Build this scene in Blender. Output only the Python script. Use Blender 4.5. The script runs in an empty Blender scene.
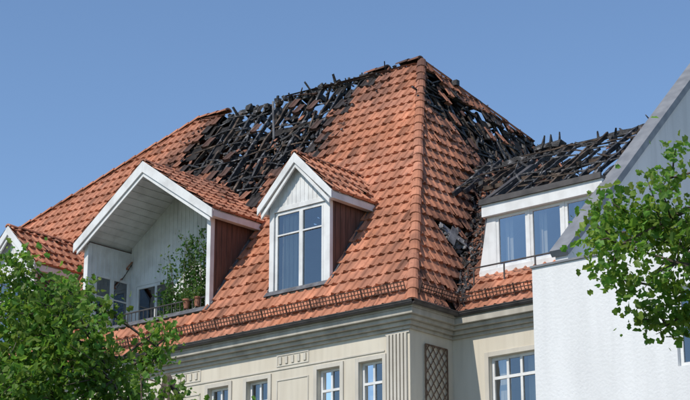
import bpy, math, random
import numpy as np
from mathutils import Vector, noise
random.seed(7); rng=np.random.default_rng(5)
R=random.random
def U_(a,b): return random.uniform(a,b)
scene=bpy.context.scene
scene.view_settings.view_transform='Standard'; scene.view_settings.look='None'; scene.view_settings.exposure=0
E=11.85; M=1.428; MS=2.018; MW=1.06
# ------------------------------------------------------------- materials
def new_mat(name):
    m=bpy.data.materials.new(name); m.use_nodes=True
    nt=m.node_tree; b=nt.nodes["Principled BSDF"]; return m,nt,b
def noise_mat(name,c1,c2,scale=3.0,rough=0.8,bump=0.3,bscale=40,detail=6,dist=0.02,stretch=None,lo=.35,hi=.65,c3=None,spec=.3,streak=0):
    m,nt,b=new_mat(name); N=nt.nodes; L=nt.links
    tc=N.new("ShaderNodeTexCoord"); mp=N.new("ShaderNodeMapping"); L.new(tc.outputs["Object"],mp.inputs[0])
    if stretch: mp.inputs["Scale"].default_value=stretch
    n=N.new("ShaderNodeTexNoise"); n.inputs["Scale"].default_value=scale; n.inputs["Detail"].default_value=detail; L.new(mp.outputs[0],n.inputs["Vector"])
    r=N.new("ShaderNodeValToRGB"); r.color_ramp.elements[0].position=lo; r.color_ramp.elements[1].position=hi
    r.color_ramp.elements[0].color=(*c1,1); r.color_ramp.elements[1].color=(*c2,1)
    if c3:
        e=r.color_ramp.elements.new(min(.98,hi+.1)); e.color=(*c3,1)
    L.new(n.outputs["Fac"],r.inputs[0]); out=r.outputs[0]
    if streak:
        mp2=N.new("ShaderNodeMapping"); mp2.inputs["Scale"].default_value=(5,5,.35); L.new(tc.outputs["Object"],mp2.inputs[0])
        n3=N.new("ShaderNodeTexNoise"); n3.inputs["Scale"].default_value=1.3; n3.inputs["Detail"].default_value=6; L.new(mp2.outputs[0],n3.inputs["Vector"])
        mr=N.new("ShaderNodeMapRange"); mr.inputs[1].default_value=.5; mr.inputs[2].default_value=.75; mr.inputs[3].default_value=1; mr.inputs[4].default_value=1-streak
        L.new(n3.outputs["Fac"],mr.inputs[0]); vm=N.new("ShaderNodeVectorMath"); vm.operation='SCALE'; L.new(out,vm.inputs[0]); L.new(mr.outputs[0],vm.inputs["Scale"]); out=vm.outputs[0]
    L.new(out,b.inputs["Base Color"])
    n2=N.new("ShaderNodeTexNoise"); n2.inputs["Scale"].default_value=bscale; n2.inputs["Detail"].default_value=4; L.new(tc.outputs["Object"],n2.inputs["Vector"])
    bp=N.new("ShaderNodeBump"); bp.inputs["Strength"].default_value=bump; bp.inputs["Distance"].default_value=dist
    L.new(n2.outputs["Fac"],bp.inputs["Height"]); L.new(bp.outputs[0],b.inputs["Normal"])
    b.inputs["Roughness"].default_value=rough; b.inputs["Specular IOR Level"].default_value=spec
    return m
def attr_mat(name,rough=.75,bump=.25,bscale=25,vary=.35,vscale=2.0,spec=.3):
    m,nt,b=new_mat(name); N=nt.nodes; L=nt.links
    a=N.new("ShaderNodeAttribute"); a.attribute_name="Col"
    tc=N.new("ShaderNodeTexCoord")
    def fac(sc,st,i0,i1,o0,o1,det=8):
        mp=N.new("ShaderNodeMapping"); mp.inputs["Scale"].default_value=st; L.new(tc.outputs["Object"],mp.inputs[0])
        n=N.new("ShaderNodeTexNoise"); n.inputs["Scale"].default_value=sc; n.inputs["Detail"].default_value=det; L.new(mp.outputs[0],n.inputs["Vector"])
        mr=N.new("ShaderNodeMapRange"); mr.inputs[1].default_value=i0; mr.inputs[2].default_value=i1; mr.inputs[3].default_value=o0; mr.inputs[4].default_value=o1
        L.new(n.outputs["Fac"],mr.inputs[0]); return mr.outputs[0]
    f1=fac(vscale,(1,1,1),.3,.7,1-vary,1+vary*.4)
    f2=fac(1.4,(2.2,.5,.4),.50,.72,1.0,.70)      # run-off streaks down the slope
    f3=fac(9,(1,1,1),.60,.72,1.0,.62,5)            # lichen / soot specks
    m1=N.new("ShaderNodeMath"); m1.operation='MULTIPLY'; L.new(f1,m1.inputs[0]); L.new(f2,m1.inputs[1])
    m2=N.new("ShaderNodeMath"); m2.operation='MULTIPLY'; L.new(m1.outputs[0],m2.inputs[0]); L.new(f3,m2.inputs[1])
    mx=N.new("ShaderNodeVectorMath"); mx.operation='SCALE'; L.new(a.outputs["Color"],mx.inputs[0]); L.new(m2.outputs[0],mx.inputs["Scale"])
    L.new(mx.outputs[0],b.inputs["Base Color"])
    n2=N.new("ShaderNodeTexNoise"); n2.inputs["Scale"].default_value=bscale; L.new(tc.outputs["Object"],n2.inputs["Vector"])
    bp=N.new("ShaderNodeBump"); bp.inputs["Strength"].default_value=bump; bp.inputs["Distance"].default_value=.01
    L.new(n2.outputs["Fac"],bp.inputs["Height"]); L.new(bp.outputs[0],b.inputs["Normal"])
    b.inputs["Roughness"].default_value=rough; b.inputs["Specular IOR Level"].default_value=spec
    return m
TILE=attr_mat("clay_tile",rough=.78,vary=.34)
CHAR=noise_mat("charred_wood",(.009,.009,.010),(.045,.043,.044),scale=6,rough=.6,bump=.8,bscale=30,dist=.03,c3=(.22,.215,.22),lo=.36,hi=.57,spec=.45)
CHAR2=noise_mat("scorched_wood",(.016,.013,.012),(.12,.085,.062),scale=3,rough=.85,bump=.6,bscale=30,lo=.4,hi=.63,c3=(.27,.22,.18))
ASH=noise_mat("ash_metal",(.07,.07,.075),(.32,.32,.33),scale=2,rough=.6,bump=.5,bscale=12)
DECK=noise_mat("burnt_deck",(.008,.007,.007),(.03,.025,.022),scale=3,rough=.9)
CREAM=noise_mat("cream_render",(.57,.51,.41),(.66,.605,.50),scale=1.2,rough=.9,bump=.4,bscale=60,dist=.006,stretch=(1.6,1.6,.35),lo=.3,hi=.7,streak=.10)
GREY=noise_mat("frieze_render",(.50,.46,.39),(.59,.55,.475),scale=1.5,rough=.9,bump=.3,bscale=60,dist=.006,streak=.10)
TRIM=noise_mat("cornice_stone",(.36,.33,.275),(.49,.455,.385),scale=2,rough=.9,bump=.3,bscale=40,dist=.006,stretch=(1.5,1.5,.4),streak=.13)
WHITE=noise_mat("white_paint",(.58,.57,.55),(.75,.75,.735),scale=2.2,rough=.5,bump=.15,bscale=30,dist=.004,lo=.25,hi=.55,streak=.10)
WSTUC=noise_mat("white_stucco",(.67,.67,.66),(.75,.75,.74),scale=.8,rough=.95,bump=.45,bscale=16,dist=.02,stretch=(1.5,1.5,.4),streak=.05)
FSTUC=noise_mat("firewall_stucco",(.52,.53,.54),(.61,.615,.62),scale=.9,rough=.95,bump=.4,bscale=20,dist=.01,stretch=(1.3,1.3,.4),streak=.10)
BROWN=noise_mat("brown_cladding",(.10,.055,.042),(.17,.09,.07),scale=3,rough=.6,bump=.2,bscale=30,stretch=(1,6,.6),streak=.2)
GUTTER=noise_mat("gutter_metal",(.05,.045,.042),(.10,.09,.085),scale=3,rough=.5,bump=.1)
COPING=noise_mat("coping_metal",(.17,.175,.185),(.24,.245,.255),scale=3,rough=.45,bump=.05)
SLATE=noise_mat("slate_cladding",(.06,.06,.065),(.15,.15,.16),scale=4,rough=.6,bump=.5,bscale=8)
RUST=noise_mat("rusty_guard",(.05,.028,.02),(.10,.055,.04),scale=8,rough=.8)
LATT=noise_mat("lattice_wood",(.10,.06,.04),(.20,.13,.09),scale=8,rough=.8)
DARK=noise_mat("dark_interior",(.02,.018,.016),(.05,.045,.04),scale=2,rough=.9)
CURT=noise_mat("curtain",(.34,.31,.27),(.55,.52,.46),scale=4,rough=.9,stretch=(6,6,.3))
ASPH=noise_mat("asphalt",(.04,.04,.042),(.06,.06,.062),scale=8,rough=.9,bump=.4)
PAVE=noise_mat("paving",(.22,.21,.2),(.32,.31,.29),scale=5,rough=.9)
GRASS=noise_mat("ground_grass",(.04,.065,.02),(.08,.11,.035),scale=2,rough=.95)
BARK=noise_mat("bark",(.06,.045,.035),(.15,.12,.095),scale=6,rough=.95,bump=.8,bscale=20,stretch=(4,4,.6))
TERRA=noise_mat("terracotta_pot",(.26,.11,.07),(.36,.16,.10),scale=6,rough=.8)
m,nt,b=new_mat("window_glass"); GLASS=m
N=nt.nodes;L=nt.links
gy=N.new("ShaderNodeBsdfGlossy"); gy.inputs["Roughness"].default_value=.02; gy.inputs["Color"].default_value=(.95,.96,.97,1)
tp=N.new("ShaderNodeBsdfTransparent"); tp.inputs["Color"].default_value=(.75,.78,.76,1)
fz_=N.new("ShaderNodeFresnel"); fz_.inputs["IOR"].default_value=1.5
ma=N.new("ShaderNodeMath"); ma.operation='MULTIPLY_ADD'; ma.inputs[1].default_value=1.6; ma.inputs[2].default_value=.14; ma.use_clamp=True
mxx=N.new("ShaderNodeMixShader"); L.new(fz_.outputs[0],ma.inputs[0]); L.new(ma.outputs[0],mxx.inputs[0]); L.new(tp.outputs[0],mxx.inputs[1]); L.new(gy.outputs[0],mxx.inputs[2]); L.new(mxx.outputs[0],N["Material Output"].inputs[0])
tc=N.new("ShaderNodeTexCoord");n=N.new("ShaderNodeTexNoise");n.inputs["Scale"].default_value=1.3;L.new(tc.outputs["Object"],n.inputs["Vector"])
bp=N.new("ShaderNodeBump");bp.inputs["Strength"].default_value=.15;bp.inputs["Distance"].default_value=.03;L.new(n.outputs["Fac"],bp.inputs["Height"]);L.new(bp.outputs[0],gy.inputs["Normal"])
m,nt,b=new_mat("leaves"); LEAF=m
N=nt.nodes;L=nt.links
a=N.new("ShaderNodeAttribute");a.attribute_name="Col"; L.new(a.outputs["Color"],b.inputs["Base Color"]); b.inputs["Roughness"].default_value=.5; b.inputs["Specular IOR Level"].default_value=.3
tr=N.new("ShaderNodeBsdfTranslucent"); hs=N.new("ShaderNodeHueSaturation"); hs.inputs["Value"].default_value=1.8; hs.inputs["Saturation"].default_value=1.05; L.new(a.outputs["Color"],hs.inputs["Color"]); L.new(hs.outputs[0],tr.inputs[0])
ms_=N.new("ShaderNodeMixShader"); ms_.inputs[0].default_value=.45; L.new(b.outputs[0],ms_.inputs[1]); L.new(tr.outputs[0],ms_.inputs[2]); L.new(ms_.outputs[0],N["Material Output"].inputs[0])
# ------------------------------------------------------------- builder
def empty(name,loc=(0,0,0)):
    o=bpy.data.objects.new(name,None); scene.collection.objects.link(o); o.location=(0,0,0); return o
class MB:
    def __init__(s): s.v=[]; s.f=[]; s.c=[]
    def add(s,vs,fs,col=None):
        k=len(s.v); s.v.extend([tuple(x) for x in vs]); s.f.extend([tuple(i+k for i in f) for f in fs])
        if col is not None: s.c.extend([col]*len(vs))
    def box(s,x0,x1,y0,y1,z0,z1):
        s.add([(x0,y0,z0),(x1,y0,z0),(x1,y1,z0),(x0,y1,z0),(x0,y0,z1),(x1,y0,z1),(x1,y1,z1),(x0,y1,z1)],
              [(0,3,2,1),(4,5,6,7),(0,1,5,4),(1,2,6,5),(2,3,7,6),(3,0,4,7)])
    def beam(s,p0,p1,w,h,up=(0,0,1),taper=1.0,twist=0):
        p0=Vector(p0);p1=Vector(p1);d=(p1-p0)
        if d.length<1e-4: return
        d.normalize(); u=Vector(up)
        a=d.cross(u)
        if a.length<1e-3: a=d.cross(Vector((1,0,0)))
        a.normalize(); b_=a.cross(d).normalized()
        if twist:
            a2=a*math.cos(twist)+b_*math.sin(twist); b_=b_*math.cos(twist)-a*math.sin(twist); a=a2
        vs=[]
        for p,t in ((p0,1),(p1,taper)):
            for sx,sy in ((-1,-1),(1,-1),(1,1),(-1,1)):
                vs.append(p+a*(sx*w*t/2)+b_*(sy*h*t/2))
        s.add(vs,[(3,2,1,0),(4,5,6,7),(0,1,5,4),(1,2,6,5),(2,3,7,6),(3,0,4,7)])
    def rag(s,p0,p1,w,h,taper=1.0,sag=.04):
        """burnt timber: several segments, wandering and thinning irregularly"""
        p0=Vector(p0);p1=Vector(p1); n=max(2,int((p1-p0).length/.35)); pts=[]; ws=[]
        for i in range(n+1):
            t=i/n; pts.append(p0.lerp(p1,t)+Vector((U_(-1,1),U_(-1,1),U_(-1,1)))*sag*.5); ws.append((1+(taper-1)*t)*U_(.65,1.1))
        d=(p1-p0).normalized(); a=d.cross(Vector((0,0,1)))
        if a.length<1e-3: a=Vector((1,0,0))
        a.normalize(); b_=a.cross(d).normalized(); vs=[]
        for p,t in zip(pts,ws):
            for sx,sy in ((-1,-1),(1,-1),(1,1),(-1,1)): vs.append(p+a*(sx*w*t/2)+b_*(sy*h*t/2))
        fs=[(3,2,1,0),tuple(range(4*n,4*n+4))]
        for i in range(n):
            for k in range(4): fs.append((i*4+k,i*4+(k+1)%4,(i+1)*4+(k+1)%4,(i+1)*4+k))
        s.add(vs,fs)
    def prism(s,pts,off):
        n=len(pts); off=Vector(off); vs=[Vector(p) for p in pts]; vs+=[p+off for p in vs]
        s.add(vs,[tuple(range(n)),tuple(range(2*n-1,n-1,-1))]+[(i,i+n,(i+1)%n+n,(i+1)%n) for i in range(n)])
    def tube(s,path,rad,n=8):
        rings=[]
        for i,p in enumerate(path):
            p=Vector(p); d=Vector(path[min(i+1,len(path)-1)])-Vector(path[max(i-1,0)]); d.normalize()
            a=d.cross(Vector((0.3,.9,.1))).normalized(); b_=d.cross(a)
            rings.append([p+(a*math.cos(2*math.pi*k/n)+b_*math.sin(2*math.pi*k/n))*rad[i] for k in range(n)])
        vs=[v for r in rings for v in r]; fs=[]
        for i in range(len(path)-1):
            for k in range(n): fs.append((i*n+k,i*n+(k+1)%n,(i+1)*n+(k+1)%n,(i+1)*n+k))
        fs.append(tuple(range(n-1,-1,-1))); fs.append(tuple(range((len(path)-1)*n,len(path)*n)))
        s.add(vs,fs)
    def obj(s,name,mat,parent=None,bevel=0,smooth=False,recalc=True):
        me=bpy.data.meshes.new(name); me.from_pydata(s.v,[],s.f); me.materials.append(mat)
        if s.c and len(s.c)==len(s.v):
            at=me.color_attributes.new("Col",'FLOAT_COLOR','POINT')
            at.data.foreach_set("color",np.array([(*c,1) for c in s.c],dtype=np.float32).ravel())
        if recalc:
            import bmesh
            bm=bmesh.new(); bm.from_mesh(me); bmesh.ops.recalc_face_normals(bm,faces=bm.faces); bm.to_mesh(me); bm.free()
        o=bpy.data.objects.new(name,me); scene.collection.objects.link(o)
        if smooth:
            for p in me.polygons: p.use_smooth=True
        if parent: o.parent=parent
        if bevel:
            bv=o.modifiers.new("bevel",'BEVEL'); bv.width=bevel; bv.segments=2; bv.limit_method='ANGLE'
        return o
def inpoly(x,y,P):
    c=False; n=len(P)
    for i in range(n):
        x1,y1=P[i];x2,y2=P[(i+1)%n]
        if (y1>y)!=(y2>y) and x<(x2-x1)*(y-y1)/(y2-y1)+x1: c=not c
    return c
def dpoly(x,y,P):
    d=1e9;n=len(P)
    for i in range(n):
        x1,y1=P[i];x2,y2=P[(i+1)%n]; dx,dy=x2-x1,y2-y1
        t=max(0,min(1,((x-x1)*dx+(y-y1)*dy)/(dx*dx+dy*dy))); d=min(d,math.hypot(x-x1-t*dx,y-y1-t*dy))
    return d
def urange(P,v):
    xs=[];n=len(P)
    for i in range(n):
        x1,y1=P[i];x2,y2=P[(i+1)%n]
        if (y1<=v<=y2) or (y2<=v<=y1):
            if abs(y2-y1)<1e-9: xs+=[x1,x2]
            else: xs.append(x1+(x2-x1)*(v-y1)/(y2-y1))
    return (min(xs),max(xs)) if xs else None
SU=[0,.08,.16,.26,.36,.9,1.0]; SH=[.012,.035,.042,.03,.0,.0,.012]
def tile_col(p,soot=0):
    n=noise.noise(Vector(p)*.5); n2=noise.noise(Vector(p)*1.7+Vector((9,3,1)))
    k=1+.18*n+.13*n2+U_(-.12,.12)
    if R()<.07: k*=U_(.55,.82)
    if R()<.04: k*=1.18
    ds=.5+.5*noise.noise(Vector(p)*.8+Vector((1,8,2)))+U_(-.2,.2)
    c=[.47*k,(.182+.026*ds)*k,(.096+.034*ds)*k]
    if soot>0:
        s=min(1,soot); g=(.04,.032,.03); c=[c[i]*(1-s)+g[i]*s for i in range(3)]
    return tuple(c)
def tile_roof(parent,name,O,U,V,P,skip=None,soot=None,tw=.28,te=.40,deck=True,lift=0):
    O=Vector(O);U=Vector(U).normalized();V=Vector(V).normalized();Nn=U.cross(V)
    if Nn.z<0: Nn=-Nn
    mb=MB(); dk=MB()
    vmin=min(p[1] for p in P); vmax=max(p[1] for p in P); umin=min(p[0] for p in P); umax=max(p[0] for p in P)
    r=0; v=vmin
    while v<vmax-.03:
        off=(r%2)*tw*.5
        k=int(math.floor((umin-off)/tw))-1
        rgc=urange(P,min(v+te*.5,vmax-.001))
        rg0=urange(P,v+.001); rg1=urange(P,min(v+te+.02,vmax-.0001))
        while k*tw+off<umax and rgc and rg0 and rg1:
            u0=k*tw+off; k+=1; uc=u0+tw/2; vc=v+te*.5
            if u0+tw<min(rg0[0],rg1[0])+.01 or u0>max(rg0[1],rg1[1])-.01: continue
            pc=O+U*uc+V*vc
            if skip and skip(pc,uc,vc): continue
            so=soot(pc,uc,vc) if soot else 0
            col=tile_col(pc,so)
            vs=[]; jl=U_(-.006,.012); jt=U_(-.012,.012); jv=U_(-.012,.012)
            if so>.25 and R()<.35: jl+=U_(0,.05); jv+=U_(-.12,.03)
            va=v-.035+jv; vb=min(v+te+.02,vmax)
            for (vv,h,rg) in ((va,lift+.0,rg0),(va,lift+.055+jl,rg0),(vb,lift+.004,rg1)):
                for s_,sh in zip(SU,SH):
                    uu=min(max(u0+s_*tw*.995,rg[0]),rg[1])
                    hh=h+(sh if h>lift+.001 else 0)+ (jt*(s_-.5) if h>lift+.02 else 0)
                    vs.append(O+U*uu+V*vv+Nn*hh)
            n=len(SU); fs=[]
            for i in range(n-1):
                fs.append((i,i+1,n+i+1,n+i)); fs.append((n+i,n+i+1,2*n+i+1,2*n+i))
            mb.add(vs,fs,col)
        r+=1; v+=te
    if deck:
        cs=.35; v=vmin
        while v<vmax:
            rg0=urange(P,v+.001); rg1=urange(P,min(v+cs,vmax-.001)); u=umin
            while u<umax and rg0 and rg1:
                pc=O+U*(u+cs/2)+V*(v+cs/2)
                if not (skip and skip(pc,u+cs/2,v+cs/2)):
                    q=[(u,v,rg0),(u+cs,v,rg0),(u+cs,min(v+cs,vmax),rg1),(u,min(v+cs,vmax),rg1)]
                    vs=[O+U*min(max(a,rg[0]),rg[1])+V*b_+Nn*(lift-.035) for a,b_,rg in q]
                    dk.add(vs,[(0,1,2,3)])
                u+=cs
            v+=cs
        if dk.v: dk.obj(name+"_underlay",DECK,parent,recalc=False)
    return mb.obj(name,TILE,parent,recalc=False)
def ridge_caps(mb,p0,p1,r=.15,seg=.38,soot=None,up=(0,0,1)):
    p0=Vector(p0);p1=Vector(p1);d=p1-p0;Ln=d.length;d.normalize(); n=max(1,int(Ln/seg)); seg=Ln/n
    a=d.cross(Vector(up)).normalized(); b_=a.cross(d).normalized()
    for i in range(n):
        q0=p0+d*(i*seg-.03); q1=p0+d*((i+1)*seg+.02)
        s=soot(q0) if soot else 0
        if s>1.2: continue
        col=tile_col(q0,s); vs=[]; K=7; j=U_(-.015,.015)
        for q,rr,l in ((q0,r*.72,-.02),(q0,r,0),(q1,r*.82,-.01)):
            for k in range(K):
                t=math.pi*k/(K-1); vs.append(q+a*(math.cos(t)*rr+j)+b_*(math.sin(t)*rr*.75+l-.03))
        fs=[]
        for rr in range(2):
            for k in range(K-1): fs.append((rr*K+k,rr*K+k+1,(rr+1)*K+k+1,(rr+1)*K+k))
        mb.add(vs,fs,col)
# ------------------------------------------------------------- apartment building
B=empty("apartment_building")
cF,sF=1/math.hypot(1,M),M/math.hypot(1,M)
burnF=[(-11.9,6.8),(-12.5,6.2),(-13.0,5.6),(-12.8,5.0),(-11.6,4.7),(-10.4,4.3),(-9.1,3.55),(-8.5,3.6),(-8.1,3.9),(-7.2,4.25),(-6.85,4.7),(-7.15,5.3),(-6.7,5.9),(-6.0,6.2),(-5.8,6.8)]
def ztop(cx,wh,ze,za,X): return za-(za-ze)*abs(X-cx)/wh
D1=(-4.20,1.20,15.28,16.46); D2=(-9.80,2.66,15.60,17.42); D3=(-15.45,1.22,15.35,16.62)
Y0=.8
def in_dormer(X,Y,z,D,inset):
    return abs(X-D[0])<D[1]-inset and Y>Y0 and z<ztop(*D,X)-.05
def jit(p,s=.9,a=.28): return a*noise.noise(Vector(p)*s*2.3+Vector((3,7,1)))
def skipF(p,u,v):
    X,Y,z=p
    for D in (D1,D2,D3):
        if in_dormer(X,Y,z,D,.3): return True
    j=jit(p); j2=jit(p,2.2,.3)
    if inpoly(X+j,Y+j2*.7,burnF) and R()>.05: return True
    if dpoly(X,Y,burnF)<.4 and R()<.12: return True
    return False
def sootF(p,u,v):
    X,Y,z=p; d=dpoly(X,Y,burnF)
    s=0; nn=abs(noise.noise(Vector(p)*1.3))*1.9
    if inpoly(X,Y,burnF): s=.85
    elif d<1.9: s=max(0,.95-d*.75)*(.25+.9*nn) + (0.5 if R()<.2 and d<.7 else 0)
    if z>19.0 and X>-7.8: s+=.30*(.4+.6*R())*(z-19.0)*(.3+nn)
    return s
PF=[(0,0),(-4.45,6.29/cF),(-12.3,6.5/cF),(-13.6,6.55/cF),(-19.2,4.55/cF),(-24,2.9/cF),(-24,0)]
tile_roof(B,"roof_tiles_street_side",(0,0,E),(1,0,0),(0,cF,sF),PF,skipF,sootF)
cS,sS=1/math.hypot(1,MS),MS/math.hypot(1,MS)
def zb(Y): return 20.83-.326*(Y-6.29)
PS=[(0,0),(6.29,(20.83-E)/sS),(13,(zb(13)-E)/sS),(13,0)]
burnS=[(5.7,20.1),(6.4,20.45),(7.0,19.85),(8.4,19.45),(9.6,19.45),(11.6,19.3),(12.9,18.9),(12.9,16.6),(9,16.8),(8,17.2),(6.8,17.5),(6.4,18.3),(5.6,18.6),(5.2,19.2)]
holeS=[(2.75,14.75),(3.3,14.65),(3.75,14.1),(3.3,13.75),(2.8,14.0)]
valS=[(1.5,12.0),(2.1,11.9),(7.0,17.2),(6.9,17.9),(6.0,17.3),(5.2,16.2),(4.2,14.9)]
def wz(Y): return E+MW*(Y-1.735)
def skipS(p,u,v):
    X,Y,z=p
    if wz(Y)>z+.25 and Y<6.2: return True
    if Y>6.0 and z<16.5: return True
    j=jit(p,1,.35); j2=jit(p,2.2,.3)
    if inpoly(Y+j,z+j2,burnS) and R()>.11: return True
    if inpoly(Y+j2*.5,z+j*.5,holeS): return True
    if inpoly(Y+j2,z+j,valS) and R()<.2: return True
    return False
def sootS(p,u,v):
    X,Y,z=p; s=0; nn=abs(noise.noise(Vector(p)*1.4))*1.8
    if inpoly(Y,z,burnS): s=.8*R()+.15
    else:
        d=dpoly(Y,z,burnS)
        if d<1.8: s=max(0,.95-d*.6)*(.25+nn)
    d=dpoly(Y,z,valS)
    if inpoly(Y,z,valS): s=max(s,.45+.5*R())
    elif d<.7: s=max(s,.6-d*.9+.2*R())
    d=dpoly(Y,z,holeS)
    if d<.5: s=max(s,.6-d*1.1)
    return s*1.0
tile_roof(B,"roof_tiles_hip_end",(0,0,E),(0,1,0),(-cS,0,sS),PS,skipS,sootS)
cW,sW=1/math.hypot(1,MW),MW/math.hypot(1,MW)
def vX(Y): return -(MW*(Y-1.735))/MS
Yt=6.3; lt=(Yt-1.735)/cW
def skipW(p,u,v):
    X,Y,z=p
    if Y>2.78 and X>.08: return True
    if Y>5.2+jit(p)*2 and R()<.5: return True
    return False
def sootW(p,u,v):
    X,Y,z=p
    d=abs(X-vX(Y)); s=max(0,.8-d*1.6)*(.5+.6*R())
    if Y>2.9: s=max(s,.15+.6*R())
    return s
tile_roof(B,"roof_tiles_wing_apron",(0,1.735,E),(1,0,0),(0,cW,sW),[(0,0),(3.6,0),(3.6,lt),(vX(Yt),lt)],skipW,sootW)
mb=MB(); A=(-4.45,6.29,20.83)
def capsoot(p):
    z=p[2]; return max(0,(z-17.6)*.3)*(.5+.5*R())
ridge_caps(mb,(0.0,0.0,E+.02),A,.15,.40,capsoot)
def rs(p):
    X=p[0]
    if X>-6.2: return .3+.6*R() if R()<.75 else 2
    if -12.2<X<-6.2: return 2
    return .3*R()
ridge_caps(mb,(-4.5,6.29,20.88),(-12.3,6.5,21.18),.15,.4,rs)
ridge_caps(mb,(-12.3,6.5,21.18),(-13.6,6.55,21.24),.15,.4)
ridge_caps(mb,(-13.6,6.55,21.24),(-19.2,4.55,E+M*4.55+.05),.15,.4)
ridge_caps(mb,(-19.2,4.55,E+M*4.55+.05),(-24,2.9,E+M*2.9+.05),.15,.4)
mb.obj("ridge_tiles",TILE,B,recalc=False)
mb=MB()
mb.add([(-13.6,6.6,21.18),(-19.2,4.6,E+M*4.55),(-24,2.95,E+M*2.9),(-24,13,15.9),(-13.6,13,18.6)],[(0,1,2),(0,2,3),(0,3,4)],(.5,.17,.09))
mb.obj("roof_rear_left",TILE,B)
mb=MB()
def backz(X,Y): 
    r=20.83+ (.37*min(1,max(0,(-4.45-X)/9.1)))
    return r-.326*(Y-6.35)
x=-13.6
while x<-3.6:
    y=6.45
    while y<13:
        p=Vector((x,y,0)); n=noise.noise(p*.9)
        burnt=(-12.6<x<-6.4 and ((y<7.5 and n>-.35) or (n>.03 and y<10.5))) or (x>-5.2 and y<11 and n>-.15)
        xr=min(x+.35,-(backz(x,y)-E)/MS-.05)
        if not burnt and xr>x:
            mb.add([(x,y,backz(x,y)),(xr,y,backz(xr,y)),(xr,y+.33,backz(xr,y+.33)),(x,y+.33,backz(x,y+.33))],[(0,1,2,3)])
        y+=.33
    x+=.35
mb.obj("roof_rear",DECK,B,recalc=False)
# charred structure
ch=MB(); ch2=MB(); ash=MB()
def Fpt(X,Y,h=0): return Vector((X,Y,E+M*Y))+Vector((0,-sF,cF))*h
def pick():
    return ch if R()<.66 else ch2
x=-13.0
while x<-6.0:
    ys=[Y for Y in np.arange(3.3,6.5,.1) if inpoly(x,Y,burnF)]
    if ys:
        y0=max(0,ys[0]-.4); y1=6.45
        if R()<.3: y1=U_(min(ys[0]+.8,6.1),6.2)
        p0=Fpt(x+U_(-.04,.04),y0,-.12); p1=Fpt(x+U_(-.2,.2),y1,U_(-.15,-.02))
        pick().rag(p0,p1,.10,.15,taper=U_(.6,1))
    x+=U_(.40,.58)
Y=3.4
while Y<6.4:
    X=-13.2
    while X<-6.0:
        ln=U_(.4,1.6)
        if inpoly(X+ln/2,Y,burnF) and R()<.62:
            pick().rag(Fpt(X,Y+U_(-.08,.06),U_(-.08,.03)),Fpt(X+ln,Y+U_(-.16,.12),U_(-.18,.04)),.05,.045,taper=U_(.5,1),sag=.05)
        X+=ln*.8
    Y+=.24
for i in range(230):
    X=U_(-13.1,-6.2);Y=U_(3.4,6.5)
    if not inpoly(X,Y,burnF): continue
    if Y>5.7 and R()<.55: continue
    c=Fpt(X,Y,U_(-.55,.04)); a=U_(0,math.pi*2); l=U_(.15,1.1)*.5
    d=Vector((math.cos(a),cF*math.sin(a),sF*math.sin(a)))+Vector((U_(-.3,.3),U_(-.3,.3),U_(-.3,.3)))
    d.normalize()
    if Y>5.8: l=min(l,.25)
    pick().rag(c-d*l,c+d*l,U_(.025,.08),U_(.03,.09),taper=U_(.3,1))
def chunk(mbx,c,s):
    vs=[]
    for k in range(8):
        vs.append(Vector(c)+Vector((((k&1)*2-1)*s*U_(.3,1),((k>>1&1)*2-1)*s*U_(.3,1),((k>>2&1)*2-1)*s*U_(.2,.8))))
    mbx.add(vs,[(0,1,3,2),(4,6,7,5),(0,4,5,1),(2,3,7,6),(0,2,6,4),(1,5,7,3)])
tr_=MB()
def shard(c,nrm,s0,s1,soot):
    nrm=Vector(nrm)+Vector((U_(-1,1),U_(-1,1),U_(-1,1)))*.35; a=nrm.cross(Vector((U_(-1,1),U_(-1,1),U_(-1,1)))).normalized(); b_=nrm.cross(a).normalized()
    n=5; vs=[]; off=nrm.normalized()*.02
    for k in range(n):
        t=2*math.pi*k/n; r=U_(s0,s1); vs.append(Vector(c)+a*math.cos(t)*r+b_*math.sin(t)*r*.8)
    vs+=[v-off for v in vs]
    tr_.add(vs,[tuple(range(n)),tuple(range(2*n-1,n-1,-1))]+[(i,i+n,(i+1)%n+n,(i+1)%n) for i in range(n)],tile_col(c,soot))
nF=(0,-sF,cF); nS=(sS,0,cS)
for i in range(800):
    X=U_(-13.2,-6.0);Y=U_(3.3,6.4)
    if not inpoly(X,Y,burnF): continue
    if Y>5.4 and R()<.7: continue
    r=R(); c=Fpt(X,Y,U_(-.55,.0))
    if r<.46: chunk(ch,c,U_(.02,.11))
    elif r<.60: chunk(ch2,c,U_(.02,.09))
    elif r<.70: chunk(ash,c,U_(.02,.06))
    else: shard(c,nF,.04,.15,U_(.2,1))
for i in range(420):
    X=U_(-14.2,-5.0);Y=U_(2.2,6.4); d=dpoly(X,Y,burnF)
    if inpoly(X,Y,burnF) or d>1.1 or R()<d*.6 or any(in_dormer(X,Y,E+M*Y,D,-.08) for D in (D1,D2)): continue
    if R()<.6: shard(Fpt(X,Y,.10),nF,.03,.11,U_(.2,1))
    else: chunk(ch,Fpt(X,Y,.09),U_(.02,.06))
for i in range(9):
    x0=-12.4+i*.7
    if R()<.7: ch.rag((x0,6.4,20.98-U_(0,.3)),(x0+U_(.6,1.0),6.4,20.98-U_(0,.35)),.13,.16,taper=U_(.6,1))
for X,h in ((-11.6,.10),(-11.2,.05),(-10.1,.18),(-9.6,.06),(-9.3,.14),(-8.4,.2),(-8.2,.08),(-7.6,.2),(-7.3,.12),(-6.9,.2),(-6.5,.08),(-5.9,.08)):
    ch.rag((X,6.45,20.5),(X+U_(-.3,.3),6.3+U_(-.3,.3),20.93+h),U_(.07,.16),U_(.05,.1),taper=U_(.25,.7))
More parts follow.
